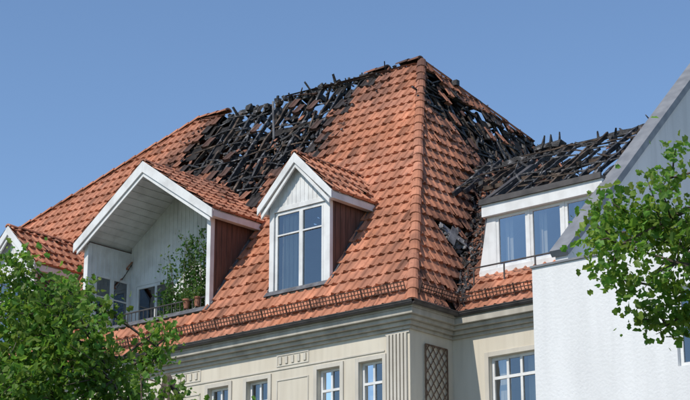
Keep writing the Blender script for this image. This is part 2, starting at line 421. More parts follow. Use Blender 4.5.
for i in range(46):
    X=U_(-12.2,-5.4); chunk(ch if R()<.8 else ch2,(X,6.35,20.86+.03*(-X-6)*.5+U_(-.2,.06)),U_(.04,.15))
for i in range(16):
    X=U_(-9.5,-6.1); a=Vector((X,6.35,20.75)); pick().rag(a,a+Vector((U_(-.5,.5),U_(-.2,.2),U_(.1,.3))),.06,.05,taper=.5)
ash.tube([Fpt(-8.9,5.0,.1),Fpt(-8.95,5.0,.1)+Vector((0,0,1.2))],[.035,.03],6)
for X in np.arange(-12.8,-6.0,.85):
    ch.beam((X,6.5,20.8),(X,12.8,18.7),.12,.17)
    ch2.beam((X,4.3,17.6),(X,10.5,17.6),.12,.16)
    if R()<.6: ch2.beam((X,6.6,17.6),(X,6.5,20.7),.12,.12)
    ch.beam((X,5.4,19.1),(X,8.6,19.3),.1,.14)
for Yp,zp in ((7.4,20.35),(8.5,20.0),(9.5,19.7),(10.5,19.4)): ch.beam((-13,Yp,zp),(-4,Yp,zp),.14,.16)
# hip-end burnt area
def Spt(Y,z,h=0): return Vector((-(z-E)/MS,Y,z))+Vector((sS,0,cS))*h
for Y in np.arange(5.2,12.6,.5):
    zs=[z for z in np.arange(16.4,20.9,.1) if inpoly(Y,z,burnS)]
    if not zs: continue
    z0=max(16.2,zs[0]-.4); z1=min(zs[-1]+.2,(zb(Y) if Y>6.29 else E+M*Y)-.1)
    if R()<.2: z1-=U_(.3,.9)
    if z1>z0+.3: pick().rag(Spt(Y,z0,-.1),Spt(Y+U_(-.15,.15),z1,U_(-.15,-.05)),.1,.14,taper=U_(.6,1))
z=16.7
while z<20.7:
    Y=5.0
    while Y<12.6:
        ln=U_(.4,1.5)
        if inpoly(Y+ln/2,z,burnS) and z<zb(Y)-.2 and R()<.62: pick().rag(Spt(Y,z+U_(-.04,.04),U_(-.08,.02)),Spt(Y+ln,z+U_(-.15,.1),U_(-.15,.03)),.05,.045,sag=.03)
        Y+=ln*.85
    z+=.28
for i in range(600):
    Y=U_(5.2,12.6); z=U_(16.5,20.8)
    if not inpoly(Y,z,burnS) or (z>zb(Y)-.15): continue
    c=Spt(Y,z,U_(-.35,.06)); r=R()
    if r<.35:
        a=U_(0,6.28); d=Vector((-cS*math.sin(a),math.cos(a),sS*math.sin(a))); l=U_(.1,.45)
        pick().rag(c-d*l,c+d*l,U_(.03,.09),U_(.03,.08),taper=U_(.3,1))
    elif r<.62: chunk(ch,c,U_(.03,.12))
    elif r<.72: chunk(ash,c,U_(.02,.06))
    else: shard(c,nS,.05,.15,U_(.1,.9))
for i in range(320):
    Y=U_(3.0,9);z=U_(14.6,20.5); d=dpoly(Y,z,burnS)
    if inpoly(Y,z,burnS) or d>1.2 or R()<d*.6 or z>min(zb(Y),E+M*Y)-.2 or z<wz(Y): continue
    if R()<.6: shard(Spt(Y,z,.1),nS,.03,.11,U_(.3,1))
    else: chunk(ch,Spt(Y,z,.1),U_(.02,.06))
for Y in np.arange(6.5,11.8,.45):
    ch.rag(Spt(Y,zb(Y)-.2,-.05),Spt(Y+U_(-.2,.3),zb(Y)+U_(-.05,.12),0),U_(.06,.12),.07,taper=.5)
    chunk(ch,Spt(Y,zb(Y)-.08,-.05),U_(.04,.12))
for i in range(18): chunk(ash,Spt(U_(2.85,3.6),U_(13.9,14.6),U_(-.1,.06)),U_(.05,.13))
for a,b_ in (((2.8,14.5),(3.6,14.1)),((2.9,14.0),(3.4,14.5))): ash.beam(Spt(*a,.06),Spt(*b_,.09),.22,.02,up=(1,0,.5))
for i in range(330):
    t=R()**.8; Y=1.9+t*4.3; z=wz(Y); X=-(z-E)/MS+U_(-.15,.45)*(0.5+t); zz=E+MW*(Y-1.735)
    c=Vector((X,Y,max(zz,E-MS*X)+U_(0.03,.12))); r=R()
    if r<.35: chunk(ch,c,U_(.02,.09))
    elif r<.6: shard(c,(.4,-.4,.8),.05,.13,U_(.1,1))
    else:
        d=Vector((-.35,.65,.65)).normalized()+Vector((U_(-.5,.5),U_(-.5,.5),U_(-.3,.3))); d.normalize(); l=U_(.1,.4)
        pick().rag(c-d*l,c+d*l,U_(.03,.08),.04,taper=.5)
# wing burnt roof
def Wp(X,t,h=0):
    Y=2.9+t*3.1; z=14.9+t*2.2; return Vector((X,Y,z+h))
for i,X in enumerate(np.arange(-1.9,3.6,.42)):
    t0=0 if X>.15 else .42
    t1=1 if R()<.75 else U_(.6,.9)
    X_=X+U_(-.05,.05)
    pick().rag(Wp(X_,t0,-.05),Wp(X_+U_(-.15,.15),t1,U_(-.12,.02)),.08,.13,taper=U_(.6,1))
    if R()<.6: ch.beam((X_,6.0,17.0),(X_+U_(-.1,.1),8.6,15.4),.08,.13)
for t in np.arange(.04,1.0,.125):
    X=-2.2 if t>.45 else 0.25
    while X<3.5:
        ln=U_(.4,1.7)
        if R()<.62:
            x1=min(X+ln,3.55); pick().rag(Wp(X,t,U_(.02,.07)),Wp(x1,t+U_(-.04,.04),U_(-.12,.07)),.045,.04,sag=.05)
        X+=ln*.85
ch.rag((-2.5,6.0,16.98),(3.6,6.0,17.05),.12,.15)
ch2.rag((-1,4.4,15.8),(3.6,4.4,15.85),.12,.15)
for i in range(150):
    X=U_(-2.4,3.5);t=R()**1.6
    if X<.15 and t<.42: continue
    c=Wp(X,t,U_(-.3,.06)); r=R()
    if r<.5:
        d=Vector((U_(-1,1),U_(-.6,.6),U_(-.5,.7))).normalized(); l=U_(.1,.4); pick().rag(c-d*l,c+d*l,U_(.025,.07),U_(.03,.07),taper=U_(.2,1))
    elif r<.74: chunk(ch,c,U_(.03,.10))
    elif r<.86: chunk(ash,c,U_(.03,.07))
    else: shard(c,(0,-.5,.8),.05,.13,U_(.1,.9))
for X in (-.9,-.5,-.1,.1,.35,1.5,2.0,2.4,2.9,3.3):
    ch.rag((X,6,16.9),(X+U_(-.3,.3),6+U_(-.3,.3),17.1+U_(.02,.2)),U_(.06,.12),U_(.04,.1),taper=U_(.2,.7))
for X in (0.25,.0,-.3): 
    chunk(ch,(X,6,17.15),.18)
    ch.rag((X,6,17.1),(X+U_(-.15,.15),6,17.5),.14,.06,taper=.4)
dk=MB(); dk.add([(.22,3.0,14.7),(3.55,3.0,14.7),(3.55,6.1,14.9),(.22,6.1,14.9)],[(0,1,2,3)])
dk.box(-1.9,3.55,6.4,6.5,12,15.3)
dk.obj("wing_attic_floor",DECK,B)
ch.obj("charred_roof_timbers",CHAR,B); ch2.obj("scorched_roof_timbers",CHAR2,B); ash.obj("twisted_flashing",ASH,B); tr_.obj("broken_tiles",TILE,B,recalc=False)
# --------- gabled dormers
def window(wh,gl,x0,x1,z0,z1,y,cols=2,transom=None,fw=.07,bars=0,depth=.06,axis='x',openc=None):
    wh.box(x0,x0+fw,y,y+depth,z0,z1); wh.box(x1-fw,x1,y,y+depth,z0,z1)
    wh.box(x0+fw,x1-fw,y,y+depth,z0,z0+fw); wh.box(x0+fw,x1-fw,y,y+depth,z1-fw,z1)
    w=(x1-x0-2*fw)/cols
    for i in range(1,cols): wh.box(x0+fw+w*i-fw*.45,x0+fw+w*i+fw*.45,y-.006,y+depth,z0+fw,z1-fw)
    zt=[transom] if transom else []
    for z in zt: wh.box(x0+fw,x1-fw,y-.012,y+depth-.01,z-fw*.5,z+fw*.5)
    for i in range(cols):
        xa=x0+fw+w*i; xb=xa+w
        for k in range(bars):
            zz=z0+fw+(z1-z0-2*fw)*(k+1)/(bars+1); wh.box(xa+.02,xb-.02,y+.012,y+.04,zz-.014,zz+.014)
        if openc==i: continue
        yy=y+.03; gl.add([(xa+.01,yy,z0+fw),(xb-.01,yy,z0+fw),(xb-.01,yy,z1-fw),(xa+.01,yy,z1-fw)],[(0,1,2,3)])
def gable_dormer(name,D,loggia):
    cx,wh_,ze,za=D; yv=Y0-.22; par=B
    rise=za-ze; Ln=math.hypot(wh_,rise)
    for s in (1,-1):
        Pp=[(0,0),((ze-E)/M-yv+.05,0),((za-E)/M-yv+.05,Ln),(0,Ln)]
        def so(p,u,v):
            return .75*R()*min(1,v*.4)*min(1,u*.5) if (cx==D2[0] and s==1) else (.5*R() if R()<.1 else 0)
        tile_roof(par,name+"_roof_tiles"+("_r" if s>0 else "_l"),(cx+s*wh_,yv,ze),(0,1,0),(-s*wh_,0,rise),Pp,None,so,deck=False,lift=.03)
    w=MB()
    for s in (1,-1):
        nx,nz=s*rise/Ln,wh_/Ln
        pts=[(cx+s*wh_,yv+.02,ze),(cx,yv+.02,za),(cx,(za-E)/M,za),(cx+s*wh_,(ze-E)/M,ze)]
        w.prism(pts,(-nx*.05,0,-nz*.05))
        bh=.27 if loggia else .22
        pts=[(cx+s*(wh_+.06),yv-.03,ze-.02),(cx,yv-.03,za+.03+.02),(cx,yv-.03,za-bh),(cx+s*(wh_+.06),yv-.03,ze-.02-bh*.95)]
        w.prism(pts,(0,.045,0))
        pts=[(cx+s*(wh_-.05),yv+.0151,ze-.22),(cx,yv+.0151,za-bh-.0),(cx,yv+.0151,za-bh-.12),(cx+s*(wh_-.05),yv+.0151,ze-.34)]
        w.prism(pts,(0,.05,0))
        xa=cx+s*(wh_+.02); xb=cx+s*(wh_-.14)
        w.box(min(xa,xb),max(xa,xb),yv+.07,(ze-E)/M-.05,ze-.2,ze-.03)
        if loggia:
            for k in range(1,14):
                f=k/14; xx=cx+s*wh_*(1-f); zz=ze+rise*f-.062
                w.box(xx-.012,xx+.012,yv+.1,2.45,zz-.018,zz+.0)
    w.obj(name+"_verge_boards",WHITE,par,bevel=.006)
    rc=MB(); ridge_caps(rc,(cx,yv,za+.06),(cx,(za-E)/M+.1,za+.06),.12,.38); rc.obj(name+"_ridge",TILE,par,recalc=False)
    hw=wh_-.2
    ck=MB()
    for s in (1,-1):
        X=cx+s*hw; zt=ztop(*D,X)-.07; zf=E+M*Y0
        ck.prism([(X,Y0+.02,zf-.15),(X,Y0+.02,zt),(X,(zt-E)/M,zt)],(-s*.06,0,0))
        for k in range(1,9):
            yy=Y0+.02+k*.2; zl=E+M*yy
            if zl<zt-.1:
                xa,xb=(X,X+.012) if s>0 else (X-.012,X); ck.box(xa,xb,yy-.012,yy+.012,zl-.1,zt-.01)
    ck.obj(name+"_cheeks",BROWN,par)
    lf=MB(); lf.prism([(cx-hw-.08,.64,E+M*.64+.11),(cx+hw+.08,.64,E+M*.64+.11),(cx+hw+.08,Y0-.03,E+M*Y0+.02),(cx-hw-.08,Y0-.03,E+M*Y0+.02)],(0,-.01,.012))
    for s in (1,-1):
        X=cx+s*(hw+.05); lf.beam((X,Y0,E+M*Y0+.06),(X,(ze-E)/M-.1,ze-.08),.08,.03,up=(0,-sF,cF))
    lf.obj(name+"_lead_flashing",SLATE,par)
    fr=MB(); gl=MB()
    zs=E+M*Y0-.12
    if not loggia:
        zg=ze-.06
        gx=hw+.02
        g=MB(); g.prism([(cx-gx,Y0,zg),(cx+gx,Y0,zg),(cx+gx,Y0,ztop(*D,cx+gx)-.08),(cx,Y0,za-.08),(cx-gx,Y0,ztop(*D,cx-gx)-.08)],(0,.05,0))
        for k in range(-7,8):
            xx=cx+k*.14; g.box(xx-.012,xx+.012,Y0-.012,Y0,zg,ztop(*D,xx)-.1)
        g.obj(name+"_gable_boards",WHITE,par)
        fr.box(cx-hw-.02,cx-hw+.13,Y0-.02,Y0+.1,zs,zg); fr.box(cx+hw-.13,cx+hw+.02,Y0-.02,Y0+.1,zs,zg)
        fr.box(cx-hw+.13,cx+hw-.13,Y0-.02,Y0+.1,zg-.12,zg); fr.box(cx-hw-.05,cx+hw+.05,Y0-.1,Y0+.1,zs-.08,zs)
        x0=cx-hw+.15; x1=cx+hw-.15; xm=(x0+x1)/2
        window(fr,gl,x0,x1,zs+.02,zg-.13,Y0+.02,cols=2,bars=0,fw=.08)
        fr.box(x0+.08,xm-.03,Y0+.005,Y0+.04,zs+1.58,zs+1.62)
        fr.box(xm+.04,xm+.09,Y0+.01,Y0+.05,zs+.1,zg-.21); fr.box(x1-.13,x1-.08,Y0+.01,Y0+.05,zs+.1,zg-.21)
        fr.box(xm+.09,x1-.13,Y0+.005,Y0+.04,zs+1.58,zs+1.62)
        dd=MB(); dd.box(cx-hw+.07,cx+hw-.07,2.6,2.65,zs-.6,ze); dd.box(cx-hw+.07,cx+hw-.07,1.0,2.6,zs-.65,zs-.6); dd.obj(name+"_room",DARK,par)
        cu=MB()
        for k in range(11): cu.box(x0+.1+k*.07,x0+.17+k*.07,Y0+.2+.02*(k%2),Y0+.21+.02*(k%2),zs+.1,zg-.2)
        for k in range(2): cu.box(x1-.24+k*.07,x1-.17+k*.07,Y0+.2+.02*(k%2),Y0+.21+.02*(k%2),zs+.1,zg-.2)
        cu.obj(name+"_curtain",CURT,par)
    else:
        yb=2.45; zf=12.1
        wl=MB()
        wl.box(cx-hw+.061,cx-hw+.12,Y0+.03,yb,zf,ze+.02); wl.box(cx+hw-.12,cx+hw-.061,Y0+.03,yb,zf,ze+.02)
        ox0,ox1,oz1=cx-2.1,cx-.5,14.6
        wl.box(cx-hw+.12,ox0,yb,yb+.1,zf,ze); wl.box(ox1,cx+hw-.12,yb,yb+.1,zf,ze); wl.box(ox0,ox1,yb,yb+.1,oz1,ze)
        wl.prism([(cx-hw+.12,yb,ze),(cx+hw-.12,yb,ze),(cx+hw-.12,yb,ztop(*D,cx+hw-.12)-.06),(cx,yb,za-.06),(cx-hw+.12,yb,ztop(*D,cx-hw+.12)-.06)],(0,.1,0))
        for k in range(int((2*hw-.3)/.16)):
            xx=cx-hw+.2+k*.16; zb_=oz1+.1 if ox0-.05<xx<ox1+.05 else zf
            wl.box(xx-.01,xx+.01,yb-.012,yb,zb_,ztop(*D,xx)-.1)
        for k in range(10):
            yy=Y0+.15+k*.16; wl.box(cx-hw+.12,cx-hw+.132,yy-.01,yy+.01,zf,ze)
        wl.obj(name+"_loggia_walls",WHITE,par)
        window(fr,gl,ox0+.003,ox1-.003,zf,oz1-.003,yb+.01,cols=2,bars=1,fw=.09)
        xl=cx-hw+.133
        for (ya,yc) in ((1.05,1.7),(1.7,2.35)):
            for q in ((ya,ya+.07,13.0,14.75),(yc-.07,yc-.001,13.0,14.75),(ya+.07,yc-.07,13.0,13.07),(ya+.07,yc-.07,14.68,14.75),(ya+.07,yc-.07,14.1,14.14)): fr.box(xl,xl+.04,*q)
            dg=MB(); dg.box(xl,xl+.008,ya+.07,yc-.07,13.07,14.68); dg.obj(name+"_side_pane",DARK,par)
            gl.add([(xl+.016,ya+.07,13.07),(xl+.016,yc-.07,13.07),(xl+.016,yc-.07,14.68),(xl+.016,ya+.07,14.68)],[(0,1,2,3)])
        rm=MB(); rm.box(ox0-.1,ox1+.1,yb+.8,yb+.85,zf,oz1+.2); rm.obj(name+"_room",DARK,par)
        fl=MB(); fl.box(cx-hw+.12,cx+hw-.12,Y0,yb,zf-.1,zf); fl.obj(name+"_loggia_floor",PAVE,par)
        fr.box(cx-hw-.02,cx-hw+.14,Y0-.03,Y0+.12,zs,ze-.05); fr.box(cx+hw-.12,cx+hw+.02,Y0-.03,Y0+.12,zs,ze-.05)
        fr.box(cx-hw+.14,cx+hw-.12,Y0-.05,Y0+.1,zs-.03,zs+.1)
        rl=MB(); rl.tube([(cx-hw+.14,Y0+.02,zs+.42),(cx+hw-.12,Y0+.02,zs+.42)],[.022,.022],6)
        for k in range(30): xx=cx-hw+.25+k*.155; rl.box(xx-.008,xx+.008,Y0+.01,Y0+.03,zs+.1,zs+.42)
        rl.obj(name+"_railing",GUTTER,par)
    fr.obj(name+"_frames",WHITE,par,bevel=.004)
    gl.obj(name+"_glass",GLASS,par)
gable_dormer("dormer",D1,False); gable_dormer("loggia_dormer",D2,True); gable_dormer("end_dormer",D3,False)
# --------- wing strip dormer
wf=MB(); gl=MB(); wy=2.8; zs=E+MW*(wy-1.735)+.02; zt=14.42
wf.box(-.06,3.6,wy-.04,wy+.1,zs-.05,zs+.1)
wf.prism([(-.06,wy-.02,zs+.1),(.42,wy-.02,zs+.1),(.42,wy-.02,zt),(.2,wy-.02,zt)],(0,.12,0))
xs=[.42,1.42,2.42,3.42]
for i in range(3):
    window(wf,gl,xs[i]+.03,xs[i+1]-.03,zs+.1,zt,wy+.0,cols=1,fw=.08,bars=0)
    wf.box(xs[i]-.03,xs[i]+.03,wy-.015,wy+.1,zs+.1,zt)
wf.box(3.39,3.6,wy-.02,wy+.1,zs+.1,zt)
wf.box(.12,3.6,wy-.14,wy+.1,zt,zt+.3)
wf.obj("wing_window_frames",WHITE,B,bevel=.004); gl.obj("wing_window_glass",GLASS,B)
k_=MB(); k_.box(.08,3.6,wy-.2,wy+.15,zt+.3,zt+.38); k_.box(.08,3.6,wy-.2,wy-.13,zt+.38,zt+.44)
k_.beam((.1,wy-.1,zt+.36),(.1,5.0,16.35),.16,.09)
k_.obj("wing_fascia",GUTTER,B)
k_=MB(); k_.prism([(-.08,wy+.02,zs-.1),(.16,wy+.02,zt+.3),(.16,4.9,16.2),(.1,4.9,15.1),(-.0,3.8,13.9)],(.06,0,0))
k_.obj("wing_dormer_cheek",SLATE,B)
cu=MB()
for i in range(3):
    for k in range(2): cu.box(xs[i]+.1+k*.1,xs[i]+.2+k*.1,wy+.3+.03*(k%2),wy+.31+.03*(k%2),zs+.1,zt)
cu.box(.55,3.3,wy+.45,wy+.47,zs,zs+.35)
cu.obj("wing_curtains",CURT,B)
r_=MB(); r_.box(.25,3.55,4.2,4.25,zs-.5,zt+.3); r_.box(.25,3.55,wy+.2,4.2,zs-.6,zs-.5); r_.obj("wing_room",DARK,B)
rl=MB(); rl.tube([(-.1,wy-.35,zs+.1),(3.5,wy-.35,zs+.1)],[.02,.02],6)
for X in (0,.9,1.8,2.7,3.4): rl.box(X-.015,X+.015,wy-.365,wy-.335,zs-.35,zs+.1)
rl.obj("wing_rail",GUTTER,B)
# --------- walls
def wall_open(mb,ax,c,a0,a1,z0,z1,ops,depth=.22):
    xs=sorted(set([a0,a1]+[o[0] for o in ops]+[o[1] for o in ops])); zs_=sorted(set([z0,z1]+[o[2] for o in ops]+[o[3] for o in ops]))
    P=(lambda a,d,z:(a,c+d,z)) if ax=='y' else (lambda a,d,z:(c-d,a,z))
    for i in range(len(xs)-1):
        for j in range(len(zs_)-1):
            xc=(xs[i]+xs[i+1])/2; zc=(zs_[j]+zs_[j+1])/2
            if any(o[0]<xc<o[1] and o[2]<zc<o[3] for o in ops): continue
            mb.add([P(xs[i],0,zs_[j]),P(xs[i+1],0,zs_[j]),P(xs[i+1],0,zs_[j+1]),P(xs[i],0,zs_[j+1])],[(0,1,2,3)])
    for o in ops:
        q=[(o[0],o[2]),(o[1],o[2]),(o[1],o[3]),(o[0],o[3])]
        for k in range(4):
            a,b_=q[k],q[(k+1)%4]
            mb.add([P(a[0],0,a[1]),P(b_[0],0,b_[1]),P(b_[0],depth,b_[1]),P(a[0],depth,a[1])],[(0,1,2,3)])
FY=.35; SX=-.35
wm=MB(); fr=MB(); gl=MB(); cu=MB(); dk=MB(); tm=MB(); pn=MB()
wx=[]
for c in (-1.52,-2.83,-5.16,-6.5,-8.9,-10.2,-12.6,-13.9,-16.3,-17.6,-20.0,-21.3): wx.append((c-.36,c+.36))
ops=[]
for (zz0,zz1) in ((8.9,10.68),(5.4,7.4),(1.8,4.0)):
    for (a,b_) in wx: ops.append((a,b_,zz0,zz1))
wall_open(wm,'y',FY,-24,SX,0,E-.3,ops)
for o in ops:
    window(fr,gl,o[0]+.003,o[1]-.003,o[2]+.003,o[3]-.003,FY+.12,cols=2,bars=0,transom=o[3]-.52,fw=.06)
    tm.box(o[0]-.08,o[1]+.08,FY-.07,FY-.003,o[2]-.1,o[2]-.003)
    cu.box(o[0]+.08,o[0]+.26,FY+.3,FY+.31,o[2],o[3]); cu.box(o[1]-.2,o[1]-.08,FY+.3,FY+.31,o[2],o[3])
    if o[3]>10:
        for s in (0,1):
            xx=(o[0]-.11,o[0]-.003) if s==0 else (o[1]+.003,o[1]+.11)
            pn.box(xx[0],xx[1],FY-.035,FY-.003,o[2],o[3]+.11)
        pn.box(o[0]-.003,o[1]+.003,FY-.035,FY-.003,o[3]+.003,o[3]+.11)
wall_open(wm,'x',SX,FY,2.0,0,E-.3,[])
wops=[(.72,2.02,8.9,10.72),(.72,2.02,5.4,7.4)]
wall_open(wm,'y',2.0,SX,3.3,0,E-.3,wops)
for o in wops:
    window(fr,gl,o[0]+.003,o[1]-.003,o[2]+.003,o[3]-.003,2.1,cols=3,bars=0,transom=o[3]-.5,fw=.07)
    tm.box(o[0]-.08,o[1]+.08,1.93,1.997,o[2]-.1,o[2]-.003); cu.box(o[0]+.1,o[0]+.4,2.3,2.31,o[2],o[3]); cu.box(o[1]-.4,o[1]-.1,2.3,2.31,o[2],o[3])
    for xx in ((o[0]-.12,o[0]-.003),(o[1]+.003,o[1]+.12)): pn.box(xx[0],xx[1],1.965,1.997,o[2],o[3]+.12)
    pn.box(o[0]-.003,o[1]+.003,1.965,1.997,o[3]+.003,o[3]+.12)
def panel_frame(mb,x0,x1,z0,z1,y,t=.035,d=.016):
    mb.box(x0,x1,y-d,y-.003,z0,z0+t); mb.box(x0,x1,y-d,y-.003,z1-t,z1); mb.box(x0,x0+t,y-d,y-.003,z0+t,z1-t); mb.box(x1-t,x1,y-d,y-.003,z0+t,z1-t)
for i in range(0,len(wx)):
    a,b_=wx[i]
    if i%2==1 and i+1<len(wx):
        panel_frame(pn,wx[i+1][1]+.28,a-.28,10.92,11.22,FY)
        panel_frame(pn,wx[i+1][1]+.28,a-.28,9.0,10.6,FY)
        for k in range(5):
            xx=(wx[i+1][1]+a)/2+(k-2)*.2; pn.box(xx-.04,xx+.04,FY-.03,FY-.004,10.98,11.16)
pn.box(-24,-1.1,FY-.02,FY-.0035,10.84,10.88)
for k in range(6): pn.box(-.42-.105*k-.07,-.42-.105*k,FY-.05,FY-.003,0.8,11.2)
pn.box(-1.06,SX+.0,FY-.03,FY-.004,11.2,11.26) 
wm.obj("walls",CREAM,B); pn.obj("facade_relief",GREY,B,bevel=.005)
for (d,z0,z1) in ((.06,11.28,11.36),(.14,11.36,11.46),(.24,11.46,11.56),(.33,11.56,11.7)):
    tm.box(-24,SX+d,FY-d,FY+.2,z0,z1-.002)
    tm.box(SX-.2,SX+d,FY+.2,2.0-d,z0,z1-.002)
    tm.box(SX-.2,3.2,2.0-d,2.2,z0,z1-.002)
tm.obj("cornice_and_sills",TRIM,B,bevel=.01)
fr.obj("facade_window_frames",WHITE,B); gl.obj("facade_window_glass",GLASS,B); cu.obj("facade_curtains",CURT,B)
rb=MB(); rb.box(-23.8,-.6,3.0,3.05,0,11.4); rb.box(-.3,3.1,4.6,4.65,0,11.4); rb.obj("inner_rooms",DARK,B)
g=MB()
def gutter(p0,p1,out):
    p0=Vector(p0);p1=Vector(p1);out=Vector(out); K=7; vs=[]
    for p in (p0,p1):
        for k in range(K):
            t=math.pi*k/(K-1); vs.append(p+out*(-math.cos(t)*.08)+Vector((0,0,-math.sin(t)*.09)))
    g.add(vs,[(k,k+1,K+k+1,K+k) for k in range(K-1)])
    g.tube([p0+out*.08,p1+out*.08],[.014,.014],6)
gutter((-24,-.07,E-.02),(.1,-.07,E-.02),(0,-1,0)); gutter((.08,-.1,E-.02),(.08,1.66,E-.02),(1,0,0)); gutter((0,1.66,E-.02),(3.2,1.66,E-.02),(0,-1,0))
g.tube([(3.05,1.7,E-.1),(3.05,1.93,11.2),(3.05,1.93,0)],[.045]*3,8)
g.obj("gutters_and_downpipe",GUTTER,B)
sf=MB(); sf.box(-24,.0,0.0,FY+.3,E-.15,E-.06); sf.box(SX-.3,-.0,FY+.3,1.7,E-.15,E-.06); sf.box(SX-.3,3.2,1.7,2.3,E-.15,E-.06); sf.obj("eaves_soffit",TRIM,B)
sg=MB()
def guard(p0,p1,up):
    p0=Vector(p0);p1=Vector(p1);up=Vector(up);d=(p1-p0);n=int(d.length/.10)
    for k,(h) in enumerate((.03,.12,.21)): sg.beam(p0+up*h,p1+up*h,.02,.02)
    for i in range(n+1):
        q=p0+d*(i/n); sg.beam(q,q+up*(.23+U_(-.01,.01))+d.normalized()*U_(-.01,.01),.016,.016)
        if i%8==0: sg.beam(q-up*.05,q+up*.25,.03,.03)
guard(Fpt(-24,.16,.1),Fpt(-.25,.16,.1),(0,-.35,.94)); guard(Spt(.3,E+.2,.1),Spt(1.7,E+.2,.1),(.35,0,.94)); guard((.0,1.86,E+.26),(3.4,1.86,E+.26),(0,-.35,.94))
sg.obj("snow_guards",RUST,B)
rw=MB(); rw.add([(-24,FY,0),(-24,13,0),(-24,13,15.9),(-24,2.9,E+M*2.9),(-24,0.3,E)],[(0,1,2,3,4)]); rw.add([(-24,13,0),(-.35,13,0),(-.35,13,12.5),(-3.3,13,18.4),(-13.6,13,18.5),(-24,13,15.8)],[(0,1,2,3,4,5)])
rw.obj("rear_walls",CREAM,B)
af=MB(); af.box(-23.9,-1.95,3.3,12.9,15.4,15.5); af.box(-23.9,-.4,2.4,12.9,11.5,11.6); af.box(-.4,3.2,2.6,6.3,11.5,11.6); af.box(-23.9,-3,6.9,7.0,11.6,16.9) ; af.obj("attic_floor",DARK,B)
# --------- trellis
T=empty("garden_trellis"); t_=MB(); y0,y1,z0,z1=.88,1.72,8.6,11.0; X=SX+.03
def clipseg(a,b_):
    (ya,za_),(yb,zb2)=a,b_; t0,t1=0,1
    for p,q in ((-(yb-ya),ya-y0),(yb-ya,y1-ya),(-(zb2-za_),za_-z0),(zb2-za_,z1-za_)):
        if abs(p)<1e-9:
            if q<0: return None
            continue
        r=q/p
        if p<0: t0=max(t0,r)
        else: t1=min(t1,r)
    if t0>=t1-.02: return None
    return ((ya+(yb-ya)*t0,za_+(zb2-za_)*t0),(ya+(yb-ya)*t1,za_+(zb2-za_)*t1))
for k in range(-12,24):
    c=z0+k*.27
    for sgn,xx in ((1,X),(-1,X+.014)):
        cc=c-(1.25*(y1-y0) if sgn>0 else 0)
        s=clipseg((y0-.001,cc),(y1+.001,cc+sgn*1.25*(y1-y0)))
        if s: t_.beam((xx,s[0][0],s[0][1]),(xx,s[1][0],s[1][1]),.022,.012,up=(1,0,0))
for yy in (y0,y1): t_.beam((X+.02,yy,z0),(X+.02,yy,z1),.03,.03)
for zz in (z0,z1): t_.beam((X+.02,y0,zz),(X+.02,y1,zz),.03,.03)
t_.obj("lattice",LATT,T)
# --------- neighbour building
Nb=empty("white_neighbour_building"); nw=MB(); fr=MB(); gl=MB(); cp_=MB()
NY=.2; NX=3.22
nops=[(6.75,8.1,9.4,11.1),(6.75,8.1,5.6,7.4),(9.6,11,9.4,11.1),(9.6,11,5.6,7.4),(6.75,8.1,1.8,3.8),(9.6,11,1.8,3.8)]
wall_open(nw,'y',NY,NX,16,0,12.08,nops)
nw.add([(NX,NY,0),(NX,10,0),(NX,10,12.08),(NX,NY,12.08)],[(0,1,2,3)]); nw.add([(16,NY,0),(16,10,0),(16,10,12.08),(16,NY,12.08)],[(0,1,2,3)])
nw.add([(NX,NY+.3,12.08),(16,NY+.3,12.08),(16,NY+.3,11.4),(NX,NY+.3,11.4)],[(0,1,2,3)])
nw.add([(NX,NY+.3,11.4),(16,NY+.3,11.4),(16,10,11.4),(NX,10,11.4)],[(0,1,2,3)])
rb=MB()
for o in nops: window(fr,gl,o[0]+.003,o[1]-.003,o[2]+.003,o[3]-.003,NY+.1,cols=2,bars=1,fw=.08)
rb.box(6,12,NY+1.2,NY+1.25,0,11.3); rb.obj("inner_rooms",DARK,Nb)
cp_.box(NX-.03,16.03,NY-.04,NY+.34,12.085,12.13)
nw.obj("front_wall",WSTUC,Nb); fr.obj("window_frames",WHITE,Nb); gl.obj("window_glass",GLASS,Nb)
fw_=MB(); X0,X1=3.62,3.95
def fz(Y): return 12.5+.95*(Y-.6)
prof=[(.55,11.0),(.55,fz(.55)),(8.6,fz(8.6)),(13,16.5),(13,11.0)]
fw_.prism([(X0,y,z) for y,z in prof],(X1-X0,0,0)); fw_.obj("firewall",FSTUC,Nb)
def cope(a,b_,w=.06):
    p0=Vector(((X0+X1)/2,a[0],a[1]+.04));p1=Vector(((X0+X1)/2,b_[0],b_[1]+.04)); cp_.beam(p0,p1,X1-X0+.12,w); 
cope((.45,fz(.45)),(8.63,fz(8.63)),.16); cope((8.6,fz(8.6)),(13.1,16.45),.16)
cp_.obj("copings",COPING,Nb)
sk=MB(); sg2=MB(); sk.box(3.955,4.02,2.55,3.75,12.85,12.93); sk.box(3.955,4.02,2.55,3.75,13.75,13.83); sk.box(3.955,4.02,2.55,2.63,12.93,13.75); sk.box(3.955,4.02,3.67,3.75,12.93,13.75); sg2.box(3.955,3.975,2.63,3.67,12.93,13.75)
sk.obj("side_window_frame",WHITE,Nb); sg2.obj("side_window_glass",GLASS,Nb)
